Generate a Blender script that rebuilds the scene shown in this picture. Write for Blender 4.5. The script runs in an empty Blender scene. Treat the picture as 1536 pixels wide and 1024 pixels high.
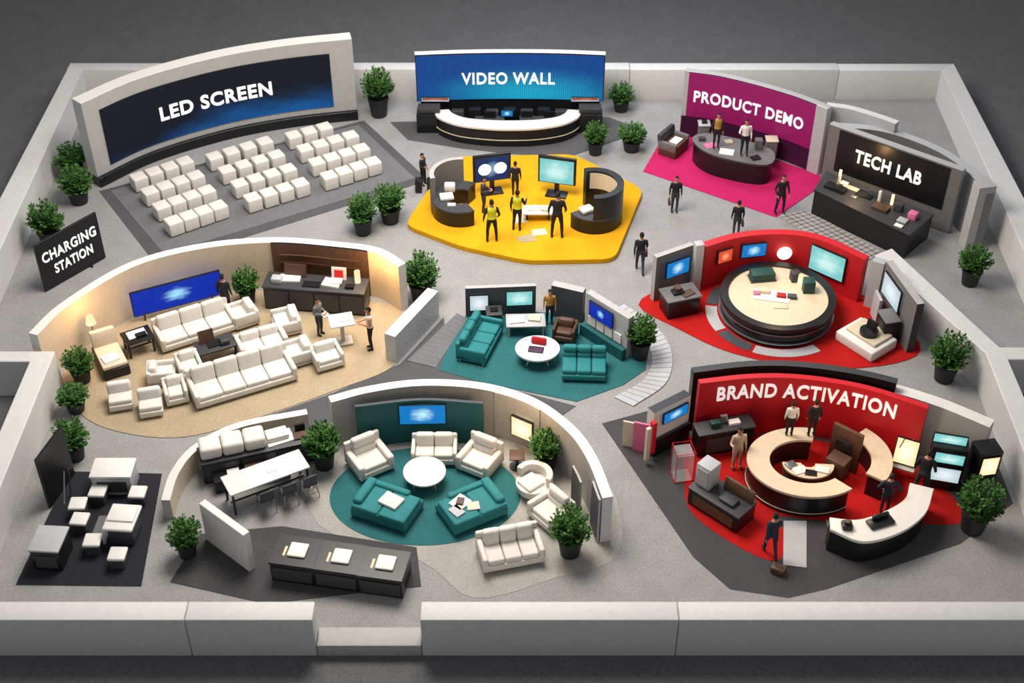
import bpy, bmesh, math, random
from mathutils import Vector, Matrix
random.seed(7)
R=math.radians
scene=bpy.context.scene
col=scene.collection
scene.view_settings.view_transform='Standard'

# ---------------------------------------------------------------- materials
def lin(c):
    o=[]
    for v in c[:3]:
        v=v/255.0
        o.append(v/12.92 if v<=0.04045 else ((v+0.055)/1.055)**2.4)
    return (*o,1)
def mat(name,c,rough=.6,metal=0,em=None,es=0,var=.08,nscale=6,bump=0,bscale=60,alpha=1,trans=0,spec=.4):
    m=bpy.data.materials.new(name); m.use_nodes=True
    nt=m.node_tree; p=nt.nodes['Principled BSDF']
    p.inputs['Roughness'].default_value=rough; p.inputs['Metallic'].default_value=metal
    p.inputs['Specular IOR Level'].default_value=spec
    tc=nt.nodes.new('ShaderNodeTexCoord')
    nz=nt.nodes.new('ShaderNodeTexNoise'); nz.inputs['Scale'].default_value=nscale; nz.inputs['Detail'].default_value=4
    nt.links.new(tc.outputs['Object'],nz.inputs['Vector'])
    mr=nt.nodes.new('ShaderNodeMapRange'); mr.inputs['From Min'].default_value=.3; mr.inputs['From Max'].default_value=.7
    mr.inputs['To Min'].default_value=1-var; mr.inputs['To Max'].default_value=1+var
    nt.links.new(nz.outputs['Fac'],mr.inputs['Value'])
    mx=nt.nodes.new('ShaderNodeVectorMath'); mx.operation='SCALE'
    mx.inputs[0].default_value=lin(c)[:3]
    nt.links.new(mr.outputs['Result'],mx.inputs['Scale'])
    nt.links.new(mx.outputs['Vector'],p.inputs['Base Color'])
    if em: 
        p.inputs['Emission Color'].default_value=lin(em); p.inputs['Emission Strength'].default_value=es
    if bump:
        n2=nt.nodes.new('ShaderNodeTexNoise'); n2.inputs['Scale'].default_value=bscale; n2.inputs['Detail'].default_value=2
        nt.links.new(tc.outputs['Object'],n2.inputs['Vector'])
        b=nt.nodes.new('ShaderNodeBump'); b.inputs['Strength'].default_value=bump; b.inputs['Distance'].default_value=.02
        nt.links.new(n2.outputs['Fac'],b.inputs['Height']); nt.links.new(b.outputs['Normal'],p.inputs['Normal'])
    p.inputs['Alpha'].default_value=alpha
    if trans: p.inputs['Transmission Weight'].default_value=trans
    return m
def carpet(name,c,spk=.28,scale=28,rough=.92):
    m=mat(name,c,rough,var=.06,nscale=1.2,bump=.6,bscale=30,spec=.2)
    nt=m.node_tree; p=nt.nodes['Principled BSDF']
    src=p.inputs['Base Color'].links[0].from_socket
    tc=[n for n in nt.nodes if n.type=='TEX_COORD'][0]
    nz=nt.nodes.new('ShaderNodeTexNoise'); nz.inputs['Scale'].default_value=scale; nz.inputs['Detail'].default_value=3; nz.inputs['Roughness'].default_value=.8
    nt.links.new(tc.outputs['Object'],nz.inputs['Vector'])
    mr=nt.nodes.new('ShaderNodeMapRange'); mr.inputs['From Min'].default_value=.32; mr.inputs['From Max'].default_value=.68
    mr.inputs['To Min'].default_value=1-spk; mr.inputs['To Max'].default_value=1+spk
    nt.links.new(nz.outputs['Fac'],mr.inputs['Value'])
    v=nt.nodes.new('ShaderNodeVectorMath'); v.operation='SCALE'
    nt.links.new(src,v.inputs[0]); nt.links.new(mr.outputs['Result'],v.inputs['Scale'])
    nt.links.new(v.outputs['Vector'],p.inputs['Base Color'])
    return m
def screen(name,ce,cc,rad=.35,ax=1.0,az=1.0,cx=.5,cz=.5,dots=0,dz=20,es=1.0,noise=.25,nscale=5):
    m=bpy.data.materials.new(name); m.use_nodes=True
    nt=m.node_tree; p=nt.nodes['Principled BSDF']; L=nt.links
    p.inputs['Base Color'].default_value=(.008,.008,.01,1); p.inputs['Roughness'].default_value=.6; p.inputs['Specular IOR Level'].default_value=.1
    tc=nt.nodes.new('ShaderNodeTexCoord'); sp=nt.nodes.new('ShaderNodeSeparateXYZ'); L.new(tc.outputs['Generated'],sp.inputs[0])
    def M(op,a,b=None,c=None):
        n=nt.nodes.new('ShaderNodeMath'); n.operation=op
        for i,v in enumerate((a,b,c)):
            if v is None: continue
            if isinstance(v,(int,float)): n.inputs[i].default_value=v
            else: L.new(v,n.inputs[i])
        return n.outputs[0]
    x=M('MULTIPLY',M('SUBTRACT',sp.outputs['X'],cx),ax); z=M('MULTIPLY',M('SUBTRACT',sp.outputs['Z'],cz),az)
    r=M('SQRT',M('ADD',M('MULTIPLY',x,x),M('MULTIPLY',z,z)))
    nz=nt.nodes.new('ShaderNodeTexNoise'); nz.inputs['Scale'].default_value=nscale; nz.inputs['Detail'].default_value=2
    L.new(tc.outputs['Generated'],nz.inputs['Vector'])
    r=M('ADD',r,M('MULTIPLY',M('SUBTRACT',nz.outputs['Fac'],.5),noise))
    mr=nt.nodes.new('ShaderNodeMapRange'); mr.interpolation_type='SMOOTHSTEP'
    mr.inputs['From Min'].default_value=0; mr.inputs['From Max'].default_value=rad; mr.inputs['To Min'].default_value=1; mr.inputs['To Max'].default_value=0
    L.new(r,mr.inputs['Value'])
    mx=nt.nodes.new('ShaderNodeMix'); mx.data_type='RGBA'; mx.inputs['A'].default_value=lin(ce); mx.inputs['B'].default_value=lin(cc)
    L.new(mr.outputs['Result'],mx.inputs['Factor'])
    out=mx.outputs['Result']
    if dots:
        fx=M('SUBTRACT',M('FRACT',M('MULTIPLY',sp.outputs['X'],dots)),.5); fz=M('SUBTRACT',M('FRACT',M('MULTIPLY',sp.outputs['Z'],dz)),.5)
        d=M('SQRT',M('ADD',M('MULTIPLY',fx,fx),M('MULTIPLY',fz,fz)))
        k=M('ADD',.65,M('MULTIPLY',M('LESS_THAN',d,.36),.7))
        s=nt.nodes.new('ShaderNodeVectorMath'); s.operation='SCALE'; L.new(out,s.inputs[0]); L.new(k,s.inputs['Scale']); out=s.outputs['Vector']
    L.new(out,p.inputs['Emission Color']); p.inputs['Emission Strength'].default_value=es
    return m

M_floor=carpet('floor_carpet',(148,147,146),.34); M_ground=carpet('ground_felt',(98,98,100),.22,14)
M_wall=mat('painted_white_board',(208,207,205),.6,var=.04,bump=.12)
M_wallg=mat('painted_grey_board',(172,170,168),.6,var=.05,bump=.12)
M_cream=mat('cream_board',(210,195,172),.6,var=.04,bump=.1)
M_white=mat('white_laminate',(224,221,215),.4,var=.03)
M_fab=mat('white_upholstery',(218,213,205),.7,var=.05,bump=.25,bscale=25)
M_black=mat('black_laminate',(25,25,27),.32,var=.1)
M_dark=mat('dark_grey_laminate',(58,58,61),.5,var=.08)
M_mid=mat('mid_grey_laminate',(108,107,106),.5,var=.08)
M_lt=mat('light_grey_laminate',(176,177,179),.5,var=.04)
M_slate=mat('slate_board',(66,70,76),.6,var=.08)
M_beige=mat('beige_top',(208,193,167),.45,var=.05)
M_tealf=mat('teal_upholstery',(34,120,124),.75,var=.08,bump=.2,bscale=25)
M_teald=mat('teal_board',(24,86,90),.6,var=.08)
M_redb=mat('red_board',(176,22,30),.55,var=.05)
M_redp=mat('red_panel',(194,24,36),.5,var=.04)
M_mag=mat('magenta_board',(146,20,100),.55,var=.04)
M_pur=mat('dark_purple_board',(58,18,52),.5,var=.08)
M_wood=mat('brown_wood',(92,66,48),.5,var=.25,nscale=9)
M_brown=mat('brown_leather',(84,58,44),.5,var=.12)
M_glass=mat('acrylic',(230,235,238),.1,alpha=.22)
M_glit=mat('glitter_stone',(190,192,194),.35,metal=.2,var=.35,nscale=30,bump=.7,bscale=14)
M_txt=mat('sign_white',(248,248,248),.5,em=(255,255,255),es=.4,var=0)
M_led=screen('led_display',(10,18,30),(10,90,160),rad=.62,ax=.7,az=1.0,cx=.78,cz=-.12,dots=95,dz=30,es=1.0,noise=.5,nscale=3)
M_video=screen('video_display',(4,74,150),(22,170,205),rad=.62,cx=.6,cz=.15,dots=90,dz=26,es=.95,noise=.1)
M_blue=screen('blue_display',(8,44,165),(160,225,255),rad=.3,ax=1.5,az=.9,es=1.05,noise=.3,nscale=7)
M_blue2=screen('azure_display',(16,120,195),(190,240,255),rad=.5,ax=1.5,az=1.1,es=1.05,noise=.4,nscale=6)
M_cyan=screen('cyan_display',(120,200,200),(205,242,236),rad=.6,es=1.05,noise=.5,nscale=4)
M_glow=screen('warm_light_panel',(245,222,170),(255,246,220),rad=.6,es=1.2,noise=.2)
M_gwhite=screen('white_display',(190,208,216),(240,246,250),rad=.6,es=1.0,noise=.3)
M_orange=screen('orange_display',(225,80,44),(255,170,130),rad=.4,es=1.0,noise=.3)
M_eyes=screen('glow_display',(30,60,120),(150,200,240),rad=.5,ax=1.6,es=.6,noise=.6,nscale=3)
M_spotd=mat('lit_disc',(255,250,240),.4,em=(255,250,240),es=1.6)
M_strip=mat('warm_led_strip',(255,220,160),.4,em=(255,206,130),es=3)
M_pot=mat('dark_planter',(36,36,38),.55,var=.12)
M_soil=mat('soil',(40,28,20),.9,var=.3,nscale=20)
M_leaf=mat('leaf_green',(76,122,48),.6,var=.35,nscale=3)
M_leaf2=mat('leaf_green_dark',(38,80,30),.6,var=.4,nscale=3)
M_paper=mat('paper',(234,230,222),.7,var=.03)
M_pink=mat('pink_card',(214,110,150),.6)
M_green=mat('dark_green_box',(28,66,60),.5)
M_steel=mat('steel',(150,152,156),.3,metal=.8)
C_beige=carpet('beige_carpet',(170,153,126),.22); C_yel=carpet('yellow_carpet',(218,158,20),.12)
C_pink=carpet('pink_carpet',(188,32,94),.14); C_red=carpet('red_carpet',(174,22,20),.16)
C_teal=carpet('teal_carpet',(44,102,106),.2); C_char=carpet('charcoal_carpet',(72,71,72),.24)
C_led=carpet('grey_carpet',(110,110,113),.26); C_blk=carpet('black_carpet',(40,40,46),.24)
C_lt=carpet('light_stone',(162,159,153),.24); C_dgr=carpet('dark_grey_border',(84,84,86),.2)

# ---------------------------------------------------------------- builder
def cat(pts,n=8):
    P=[Vector((p[0],p[1])) for p in pts]
    if len(P)<3: return P
    Q=[2*P[0]-P[1]]+P+[2*P[-1]-P[-2]]; o=[]
    for i in range(1,len(Q)-2):
        a,b,c,d=Q[i-1:i+3]
        for k in range(n):
            t=k/n
            o.append(.5*((2*b)+(c-a)*t+(2*a-5*b+4*c-d)*t*t+(3*b-a-3*c+d)*t**3))
    o.append(P[-1]); return o
def closed(pts,n=5):
    P=[Vector(p) for p in pts]; N=len(P); o=[]
    for i in range(N):
        a,b,c,d=P[i-1],P[i],P[(i+1)%N],P[(i+2)%N]
        for k in range(n):
            t=k/n
            o.append(.5*((2*b)+(c-a)*t+(2*a-5*b+4*c-d)*t*t+(3*b-a-3*c+d)*t**3))
    return [(v.x,v.y) for v in o]
def rounded(pts,r=.6,n=5):
    P=[Vector(p) for p in pts]; N=len(P); o=[]
    for i in range(N):
        p=P[i]; a=(P[i-1]-p); b=(P[(i+1)%N]-p); ra=min(r,a.length*.45); rb=min(r,b.length*.45)
        A=p+a.normalized()*ra; C=p+b.normalized()*rb
        for k in range(n+1):
            t=k/n; v=A*(1-t)**2+p*2*t*(1-t)+C*t*t; o.append((v.x,v.y))
    return o
class Path:
    def __init__(s,pts,n=8):
        s.p=cat(pts,n); s.c=[0]
        for a,b in zip(s.p,s.p[1:]): s.c.append(s.c[-1]+(b-a).length)
        s.L=s.c[-1]
    def at(s,d):
        i=0
        while i<len(s.c)-2 and s.c[i+1]<d: i+=1
        a,b=s.p[i],s.p[i+1]; l=(b-a).length; t=(b-a)/l
        q=a+t*(d-s.c[i])
        if 0<i and i<len(s.p)-2:
            f=(d-s.c[i])/l; t1=(s.p[i+1]-s.p[i-1]).normalized(); t2=(s.p[i+2]-s.p[i]).normalized(); t=(t1*(1-f)+t2*f).normalized()
        return q,Vector((t.y,-t.x))
class B:
    def __init__(s): s.v=[];s.f=[];s.m=[];s.mats=[]
    def mi(s,m):
        if m not in s.mats: s.mats.append(m)
        return s.mats.index(m)
    def add(s,vs,fs,m):
        o=len(s.v); s.v+= [tuple(v) for v in vs]; k=None if isinstance(m,list) else s.mi(m)
        for i,f in enumerate(fs):
            s.f.append([a+o for a in f]); s.m.append(s.mi(m[i]) if k is None else k)
        return s
    def box(s,x,y,z,sx,sy,sz,m,rz=0,rx=0,ry=0,bev=0,seg=2):
        bm=bmesh.new(); bmesh.ops.create_cube(bm,size=1)
        for v in bm.verts: v.co=Vector((v.co.x*sx,v.co.y*sy,v.co.z*sz))
        if bev: bmesh.ops.bevel(bm,geom=bm.edges[:],offset=min(bev,.49*min(sx,sy,sz)),segments=seg,profile=.5,affect='EDGES')
        M=Matrix.Translation((x,y,z+sz/2))@Matrix.Rotation(R(rz),4,'Z')@Matrix.Rotation(R(rx),4,'X')@Matrix.Rotation(R(ry),4,'Y')
        bm.verts.index_update()
        s.add([M@v.co for v in bm.verts],[[v.index for v in f.verts] for f in bm.faces],m); bm.free(); return s
    def cyl(s,x,y,z,r,h,m,r2=None,n=24,sx=1,sy=1,mt=None):
        r2=r if r2 is None else r2; vs=[];fs=[]
        for zz,rr in ((z,r),(z+h,r2)):
            for i in range(n):
                a=2*math.pi*i/n; vs.append((x+rr*sx*math.cos(a),y+rr*sy*math.sin(a),zz))
        ms=[]
        for i in range(n): fs.append([i,(i+1)%n,n+(i+1)%n,n+i]); ms.append(m)
        fs.append(list(range(n))[::-1]); ms.append(m); fs.append(list(range(n,2*n))); ms.append(mt or m)
        return s.add(vs,fs,ms)
    def prism(s,poly,z0,z1,m,ms=None):
        A=sum(poly[i-1][0]*poly[i][1]-poly[i][0]*poly[i-1][1] for i in range(len(poly)))
        if A<0: poly=poly[::-1]
        n=len(poly); vs=[(p[0],p[1],z0) for p in poly]+[(p[0],p[1],z1) for p in poly]
        fs=[[i,(i+1)%n,n+(i+1)%n,n+i] for i in range(n)]; mm=[ms or m]*n
        fs.append(list(range(n,2*n))); mm.append(m); fs.append(list(range(n))[::-1]); mm.append(ms or m)
        return s.add(vs,fs,mm)
    def tube(s,pts,rs,m,n=8,flat=1):
        pts=[Vector(p) for p in pts]
        if not isinstance(rs,(list,tuple)): rs=[rs]*len(pts)
        vs=[];fs=[]; up=Vector((.123,.92,.2)).normalized(); prev=None
        for i,p in enumerate(pts):
            d=(pts[min(i+1,len(pts)-1)]-pts[max(i-1,0)]).normalized()
            a=d.cross(up).normalized() if prev is None else (prev-d*prev.dot(d)).normalized()
            prev=a; b=d.cross(a)
            for k in range(n):
                t=2*math.pi*k/n; vs.append(p+a*rs[i]*math.cos(t)+b*rs[i]*math.sin(t)*flat)
        for i in range(len(pts)-1):
            for k in range(n): fs.append([i*n+k,i*n+(k+1)%n,(i+1)*n+(k+1)%n,(i+1)*n+k])
        fs.append(list(range(n))[::-1]); fs.append([(len(pts)-1)*n+k for k in range(n)])
        return s.add(vs,fs,m)
    def arc(s,cx,cy,r0,r1,a0,a1,z0,z1,m,ms=None,n=36,sy=1):
        p=[(cx+r1*math.cos(R(a0+(a1-a0)*i/n)),cy+sy*r1*math.sin(R(a0+(a1-a0)*i/n))) for i in range(n+1)]
        q=[(cx+r0*math.cos(R(a0+(a1-a0)*i/n)),cy+sy*r0*math.sin(R(a0+(a1-a0)*i/n))) for i in range(n+1)]
        return s.band(p,q,z0,z1,m,ms)
    def band(s,p,q,z0,z1,m,ms=None):
        ms=ms or m; n=len(p); vs=[]
        for a,b in zip(p,q): vs+=[(a[0],a[1],z0),(a[0],a[1],z1),(b[0],b[1],z1),(b[0],b[1],z0)]
        fs=[];mm=[]
        for i in range(n-1):
            o=i*4;w=o+4
            fs+=[[o,w,w+1,o+1],[o+1,w+1,w+2,o+2],[o+2,w+2,w+3,o+3],[o+3,w+3,w,o]]; mm+=[ms,m,ms,ms]
        o=(n-1)*4; fs+=[[0,1,2,3],[o+3,o+2,o+1,o]]; mm+=[ms,ms]
        return s.add(vs,fs,mm)
    def sph(s,x,y,z,rx,ry,rz,m,n=16,k=10,filt=None,shape=None):
        vs=[];fs=[]
        for j in range(k+1):
            t=math.pi*j/k
            for i in range(n):
                a=2*math.pi*i/n; c=Vector((math.sin(t)*math.cos(a),math.sin(t)*math.sin(a),math.cos(t)))
                if shape: c=shape(c)
                vs.append((x+c.x*rx,y+c.y*ry,z+c.z*rz))
        for j in range(k):
            for i in range(n):
                q=[j*n+i,(j+1)*n+i,(j+1)*n+(i+1)%n,j*n+(i+1)%n]
                if filt:
                    c=sum((Vector(((vs[w][0]-x)/rx,(vs[w][1]-y)/ry,(vs[w][2]-z)/rz)) for w in q),Vector())/4
                    if not filt(c): continue
                fs.append(q)
        return s.add(vs,fs,m)
    def strip(s,path,f0,f1,z0,z1,off,th,m,ms=None,mt=None,n=48):
        ms=ms or m; mt=mt or ms; vs=[];fs=[];mm=[]
        for i in range(n+1):
            q,nr=path.at(path.L*(f0+(f1-f0)*i/n)); a=q+nr*off; b=q+nr*(off-th)
            vs+=[(a.x,a.y,z0),(a.x,a.y,z1),(b.x,b.y,z1),(b.x,b.y,z0)]
        for i in range(n):
            o=i*4;w=o+4
            fs+=[[o,w,w+1,o+1],[o+1,w+1,w+2,o+2],[o+2,w+2,w+3,o+3],[o+3,w+3,w,o]]; mm+=[m,mt,ms,ms]
        o=n*4; fs+=[[0,1,2,3],[o+3,o+2,o+1,o]]; mm+=[ms,ms]
        return s.add(vs,fs,mm)
    def obj(s,name,loc=None,rz=0,parent=None,smooth=38,bevel=0):
        off=Vector((0,0,0))
        if loc is None and parent is None:
            xs=[v[0] for v in s.v]; ys=[v[1] for v in s.v]; zs=[v[2] for v in s.v]
            off=Vector(((min(xs)+max(xs))/2,(min(ys)+max(ys))/2,min(zs)))
        me=bpy.data.meshes.new(name); me.from_pydata([tuple(Vector(v)-off) for v in s.v],[],s.f)
        for m in s.mats: me.materials.append(m)
        for p,k in zip(me.polygons,s.m): p.material_index=k; p.use_smooth=True
        bm=bmesh.new(); bm.from_mesh(me); bmesh.ops.recalc_face_normals(bm,faces=bm.faces[:]); bm.to_mesh(me); bm.free()
        me.set_sharp_from_angle(angle=R(smooth))
        o=bpy.data.objects.new(name,me); col.objects.link(o)
        if parent:
            o.parent=parent
            o.location=loc if loc else -parent.location
        else: o.location=loc if loc else off
        o.rotation_euler[2]=R(rz)
        if bevel:
            b=o.modifiers.new('bevel','BEVEL'); b.width=bevel; b.segments=2; b.limit_method='ANGLE'; b.angle_limit=R(50)
        return o
def group(name,x,y,z=0):
    e=bpy.data.objects.new(name,None); col.objects.link(e); e.location=(x,y,z); e.empty_display_size=.3; return e
def panel(parent,name,x,y,z,w,h,rz,m,t=.04,rx=0):
    b=B().box(0,0,-h/2,w,t,h,m,bev=.008)
    o=b.obj(name,loc=(Vector((x,y,z+h/2))-parent.location)); o.parent=parent; o.rotation_euler=(R(rx),0,R(rz))
    f=B()
    for sx in(-1,1): f.box(sx*(w/2+.012),.012,-h/2-.02,.03,t+.01,h+.04,M_black)
    for sz in(-h/2-.025,h/2): f.box(0,.012,sz,w,t+.01,.025,M_black)
    q=f.obj(name+'_bezel',loc=(Vector((x,y,z+h/2))-parent.location)); q.parent=parent; q.rotation_euler=(R(rx),0,R(rz)); return o
def text(parent,name,txt,path,sc,z,width,caph,m,off,bold=.018):
    cu=bpy.data.curves.new(name,'FONT'); cu.body=txt; cu.size=1; cu.extrude=.015; cu.offset=bold; cu.resolution_u=4; cu.space_character=1.1
    t=bpy.data.objects.new(name+'_tmp',cu); col.objects.link(t)
    dg=bpy.context.evaluated_depsgraph_get(); me=bpy.data.meshes.new_from_object(t.evaluated_get(dg))
    bpy.data.objects.remove(t)
    xs=[v.co.x for v in me.vertices]; ys=[v.co.y for v in me.vertices]; x0,x1,y0,y1=min(xs),max(xs),min(ys),max(ys)
    for v in me.vertices:
        X=((v.co.x-x0)/(x1-x0)-.5)*width; Z=(v.co.y-y0)/(y1-y0)*caph
        q,nr=path.at(sc*path.L+X); q=q+nr*(off+v.co.z*1.0)
        v.co=(q.x-parent.location.x,q.y-parent.location.y,z+Z-parent.location.z)
    me.materials.clear(); me.materials.append(m)
    o=bpy.data.objects.new(name,me); col.objects.link(o); o.parent=parent; return o
def light(name,kind,loc,e,c=(255,255,255),size=1,rot=None,spot=None,blend=.6):
    l=bpy.data.lights.new(name,kind); l.energy=e; l.color=lin(c)[:3]
    if kind=='AREA': l.size=size
    elif kind in('POINT','SPOT'): l.shadow_soft_size=size
    if spot: l.spot_size=R(spot); l.spot_blend=blend
    o=bpy.data.objects.new(name,l); col.objects.link(o); o.location=loc
    if rot: o.rotation_euler=[R(a) for a in rot]
    return o

# ---------------------------------------------------------------- shell
B().prism([(-90,-60),(90,-60),(90,110),(-90,110)],-.3,-.03,M_ground).obj('ground')
B().prism([(-18.2,16.4),(18.2,16.4),(18.1,-2.3),(15,-2.3),(15,-12.7),(-14.6,-12.7),(-14.6,-2.3),(-18.1,-2.3)],-.03,0,M_floor).obj('floor')
H=1.4
b=B()
for a,c,h in((-18.5,-6.9,H),(-6.88,4.9,H+.02),(4.92,13.6,H),(13.62,18.5,H-.03)): b.box((a+c)/2,16.5,-.03,c-a,.6,h+.03,M_wall,bev=.03)
b.obj('wall_back')
B().prism([(-18.5,16.79),(-17.85,16.2),(-17.35,-2.2),(-18.4,-2.2)],-.03,H-.01,M_wall).obj('wall_left',bevel=.03)
B().prism([(18.5,16.79),(17.85,16.2),(17.35,-1.9),(18.4,-1.9)],-.03,H-.01,M_wall).obj('wall_right',bevel=.03)
B().prism([(-18.6,-2.2),(-14.2,-2.2),(-14.15,-12.7),(-14.85,-12.7),(-14.85,-2.7),(-18.6,-2.7)],-.03,H,M_wall).obj('wall_left_front',bevel=.03)
B().prism([(18.6,-2.0),(15.2,-2.0),(13.0,3.35),(12.35,2.95),(14.7,-2.3),(14.45,-12.7),(15.2,-12.7),(15.3,-2.6),(18.6,-2.6)],-.03,H,M_wall).obj('wall_right_front',bevel=.03)
b=B()
for a,c in((-19,-8.22),(-8.2,-5.0)): b.box((a+c)/2,-12.5,-.03,c-a,.6,H+.03,M_wall,bev=.03)
b.obj('wall_front')
b=B()
for a,c in((-2.3,4.18),(4.2,19)): b.box((a+c)/2,-12.5,-.03,c-a,.6,H+.03,M_wall,bev=.03)
b.obj('wall_front_right')
B().box(-3.65,-12.5,-.03,2.66,.6,.42,M_wallg,bev=.02).obj('trim_1')

def rug(name,poly,m,z=.01,h=.012,ms=None): return B().prism(poly,z,z+h,m,ms).obj(name)
rug('carpet_border',[(-15.75,9.1),(-6.1,14.45),(-3.2,9.85),(-12.6,4.3)],C_dgr,0,.01)
rug('seating_carpet',[(-15.3,9.1),(-6.3,14.1),(-3.75,10.0),(-12.45,4.95)],C_led,.01)
rug('stage_carpet',[(-5,14.3),(-4.2,12.9),(-1.9,12.2),(0,11.8),(2.2,11.55),(5.4,13.6),(4,14.7)],C_dgr)
rug('pink_carpet',[(6.4,13.9),(5.1,10.5),(9.8,7.3),(12.2,9.8),(11.85,10.3),(9.34,12.2),(6.78,13.3)],C_pink)
b=B().prism([(9.9,7.35),(11.05,7.8),(13.3,5.0),(12.3,4.35)],.01,.02,C_lt)
for i in range(16):
    t=i/16+.02; b.prism([(9.9+2.4*t,7.35-3*t),(11.05+2.25*t,7.8-2.8*t),(11.05+2.25*(t+.012),7.8-2.8*(t+.012)),(9.9+2.4*(t+.012),7.35-3*(t+.012))],.02,.024,M_mid)
for i in range(1,5):
    t=i/5; x0,y0=9.9+1.15*t,7.35+.45*t; x1,y1=12.3+1.0*t,4.35+.65*t; b.prism([(x0,y0),(x0+.05,y0+.01),(x1+.05,y1+.01),(x1,y1)],.02,.024,M_mid)
b.obj('patterned_carpet')
rug('beige_carpet',closed([(-14.3,-2.1),(-13.4,-3.5),(-12.2,-4.3),(-10.3,-4.65),(-8.54,-4.1),(-5.64,-2.5),(-3.7,-1.1),(-3.4,1.4),(-5,2.2),(-8,2.8),(-10.4,2.5),(-12.4,1.5),(-14.1,-.5)]),C_beige)
rug('walkway_carpet',[(-8.5,-4.2),(-5.6,-2.55),(-3.6,-1.15),(-2.3,1.3),(-2.0,-1.6),(2.0,-3.2),(1,-4.2),(-3,-3.9),(-5.2,-4.9)],C_dgr,0,.008)
rug('teal_carpet',[(-1.5,1.6),(-2.38,-1.46),(-.9,-2.1),(2.02,-3.0),(3.53,-2.2),(4.3,-1.45),(4.45,.25),(3.65,1.5)],C_teal)
rug('red_carpet',closed([(4.31,1.98),(5.6,3.1),(7.7,3.7),(10.2,3.6),(12.1,2.5),(13.4,-.1),(12.4,-1.13),(9.7,-1.4),(7.2,-.62),(5.6,.6)],4),C_red)
rug('charcoal_carpet',[(2.76,-4.0),(5.8,-2.8),(14.4,-4.3),(14.4,-7.4),(12.5,-8.95),(8.46,-10.6),(7.4,-10.9),(5.87,-10.6),(5.0,-9.45)],C_char,0,.01)
rug('red_carpet',closed([(5.4,-4.6),(5.1,-6.2),(5.1,-7.7),(6.2,-9.0),(7.3,-9.6),(7.65,-8.5),(7.5,-7.9),(9.95,-8.3),(11.2,-8.2),(12.8,-8.1),(12.5,-6.6),(11.5,-5.6),(8.5,-4.6)],5),C_red,.01)
rug('light_floor_panel',[(7.7,-8.1),(8.35,-8.1),(8.05,-9.85),(7.43,-9.75)],M_lt,.022,.006)
rug('stone_floor',closed([(-5.8,-5.2),(-2.7,-4.4),(.9,-5.0),(2.3,-6.2),(3.0,-7.2),(2.9,-9.4),(1.2,-10.2),(-1,-10.9),(-2.5,-9.6),(-5.5,-8.2)],5),C_lt,0,.01)
rug('teal_carpet',[(-2.51+2.76*math.cos(i*math.pi/32),-7.05+1.98*math.sin(i*math.pi/32)) for i in range(64)],C_teal,.01)
rug('charcoal_carpet',[(-9.25,-10.35),(-8.76,-8.6),(-6.5,-8.3),(-2.65,-9.1),(-2.45,-10.5),(-6.55,-11.1)],C_char,.01)
rug('black_carpet',[(-13.05,-6.1),(-10.3,-6.2),(-10.0,-10.5),(-13.4,-10.45)],C_blk)
b=B().prism([(-3.4,-1.0),(-1.85,1.5),(-1.5,1.2),(-2.45,-1.35)],.012,.024,C_led)
for i in range(12):
    t=i/12; b.tube([(-3.4+1.55*t,-1.0+2.5*t,.022),(-2.45+.95*t,-1.35+2.55*t,.022)],.01,M_mid,n=5)
b.obj('step_strip')

# ---------------------------------------------------------------- LED theatre
g=group('led_screen_wall',-11.1,12)
P=Path([(-15.8,9.4),(-14.1,11.3),(-11.5,13.0),(-8.95,14.0),(-6.35,14.6)])
B().strip(P,0,1,.42,3.6,0,.6,M_wallg,M_wall,M_white).strip(P,0,1,0,.42,.12,.75,M_black).obj('frame',parent=g,bevel=.02)
B().strip(P,.06,.915,.7,3.05,.04,.05,M_led,M_black).obj('display',parent=g)
text(g,'lettering','LED SCREEN',P,.49,1.58,4.6,.6,M_txt,.05,.03)
for c in([(-14.2,9.28),(-12.65,10.4),(-12.3,6.3),(-10.84,7.3)],[(-11.57,10.76),(-9.78,11.9),(-9.66,7.85),(-8.0,8.85)],[(-8.7,12.37),(-6.95,13.35),(-6.97,9.37),(-5.39,10.38)]):
    b=B(); ang=math.degrees(math.atan2(c[1][1]-c[0][1],c[1][0]-c[0][0]))
    for r in range(4):
        for k in range(4):
            if c[0][0]==-8.7 and r==0 and k==3: continue
            u=k/3;v=r/3
            x=(c[0][0]*(1-u)+c[1][0]*u)*(1-v)+(c[2][0]*(1-u)+c[3][0]*u)*v
            y=(c[0][1]*(1-u)+c[1][1]*u)*(1-v)+(c[2][1]*(1-u)+c[3][1]*u)*v
            b.box(x,y,.05,.56,.58,.54,M_fab,rz=ang,bev=.05,seg=3)
            for sx in(-1,1):
                for sy in(-1,1): 
                    dx=sx*.2;dy=sy*.2;ca,sa=math.cos(R(ang)),math.sin(R(ang)); b.cyl(x+dx*ca-dy*sa,y+dx*sa+dy*ca,.02,.03,.04,M_dark,n=6)
    b.obj('ottoman_seating')

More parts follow.
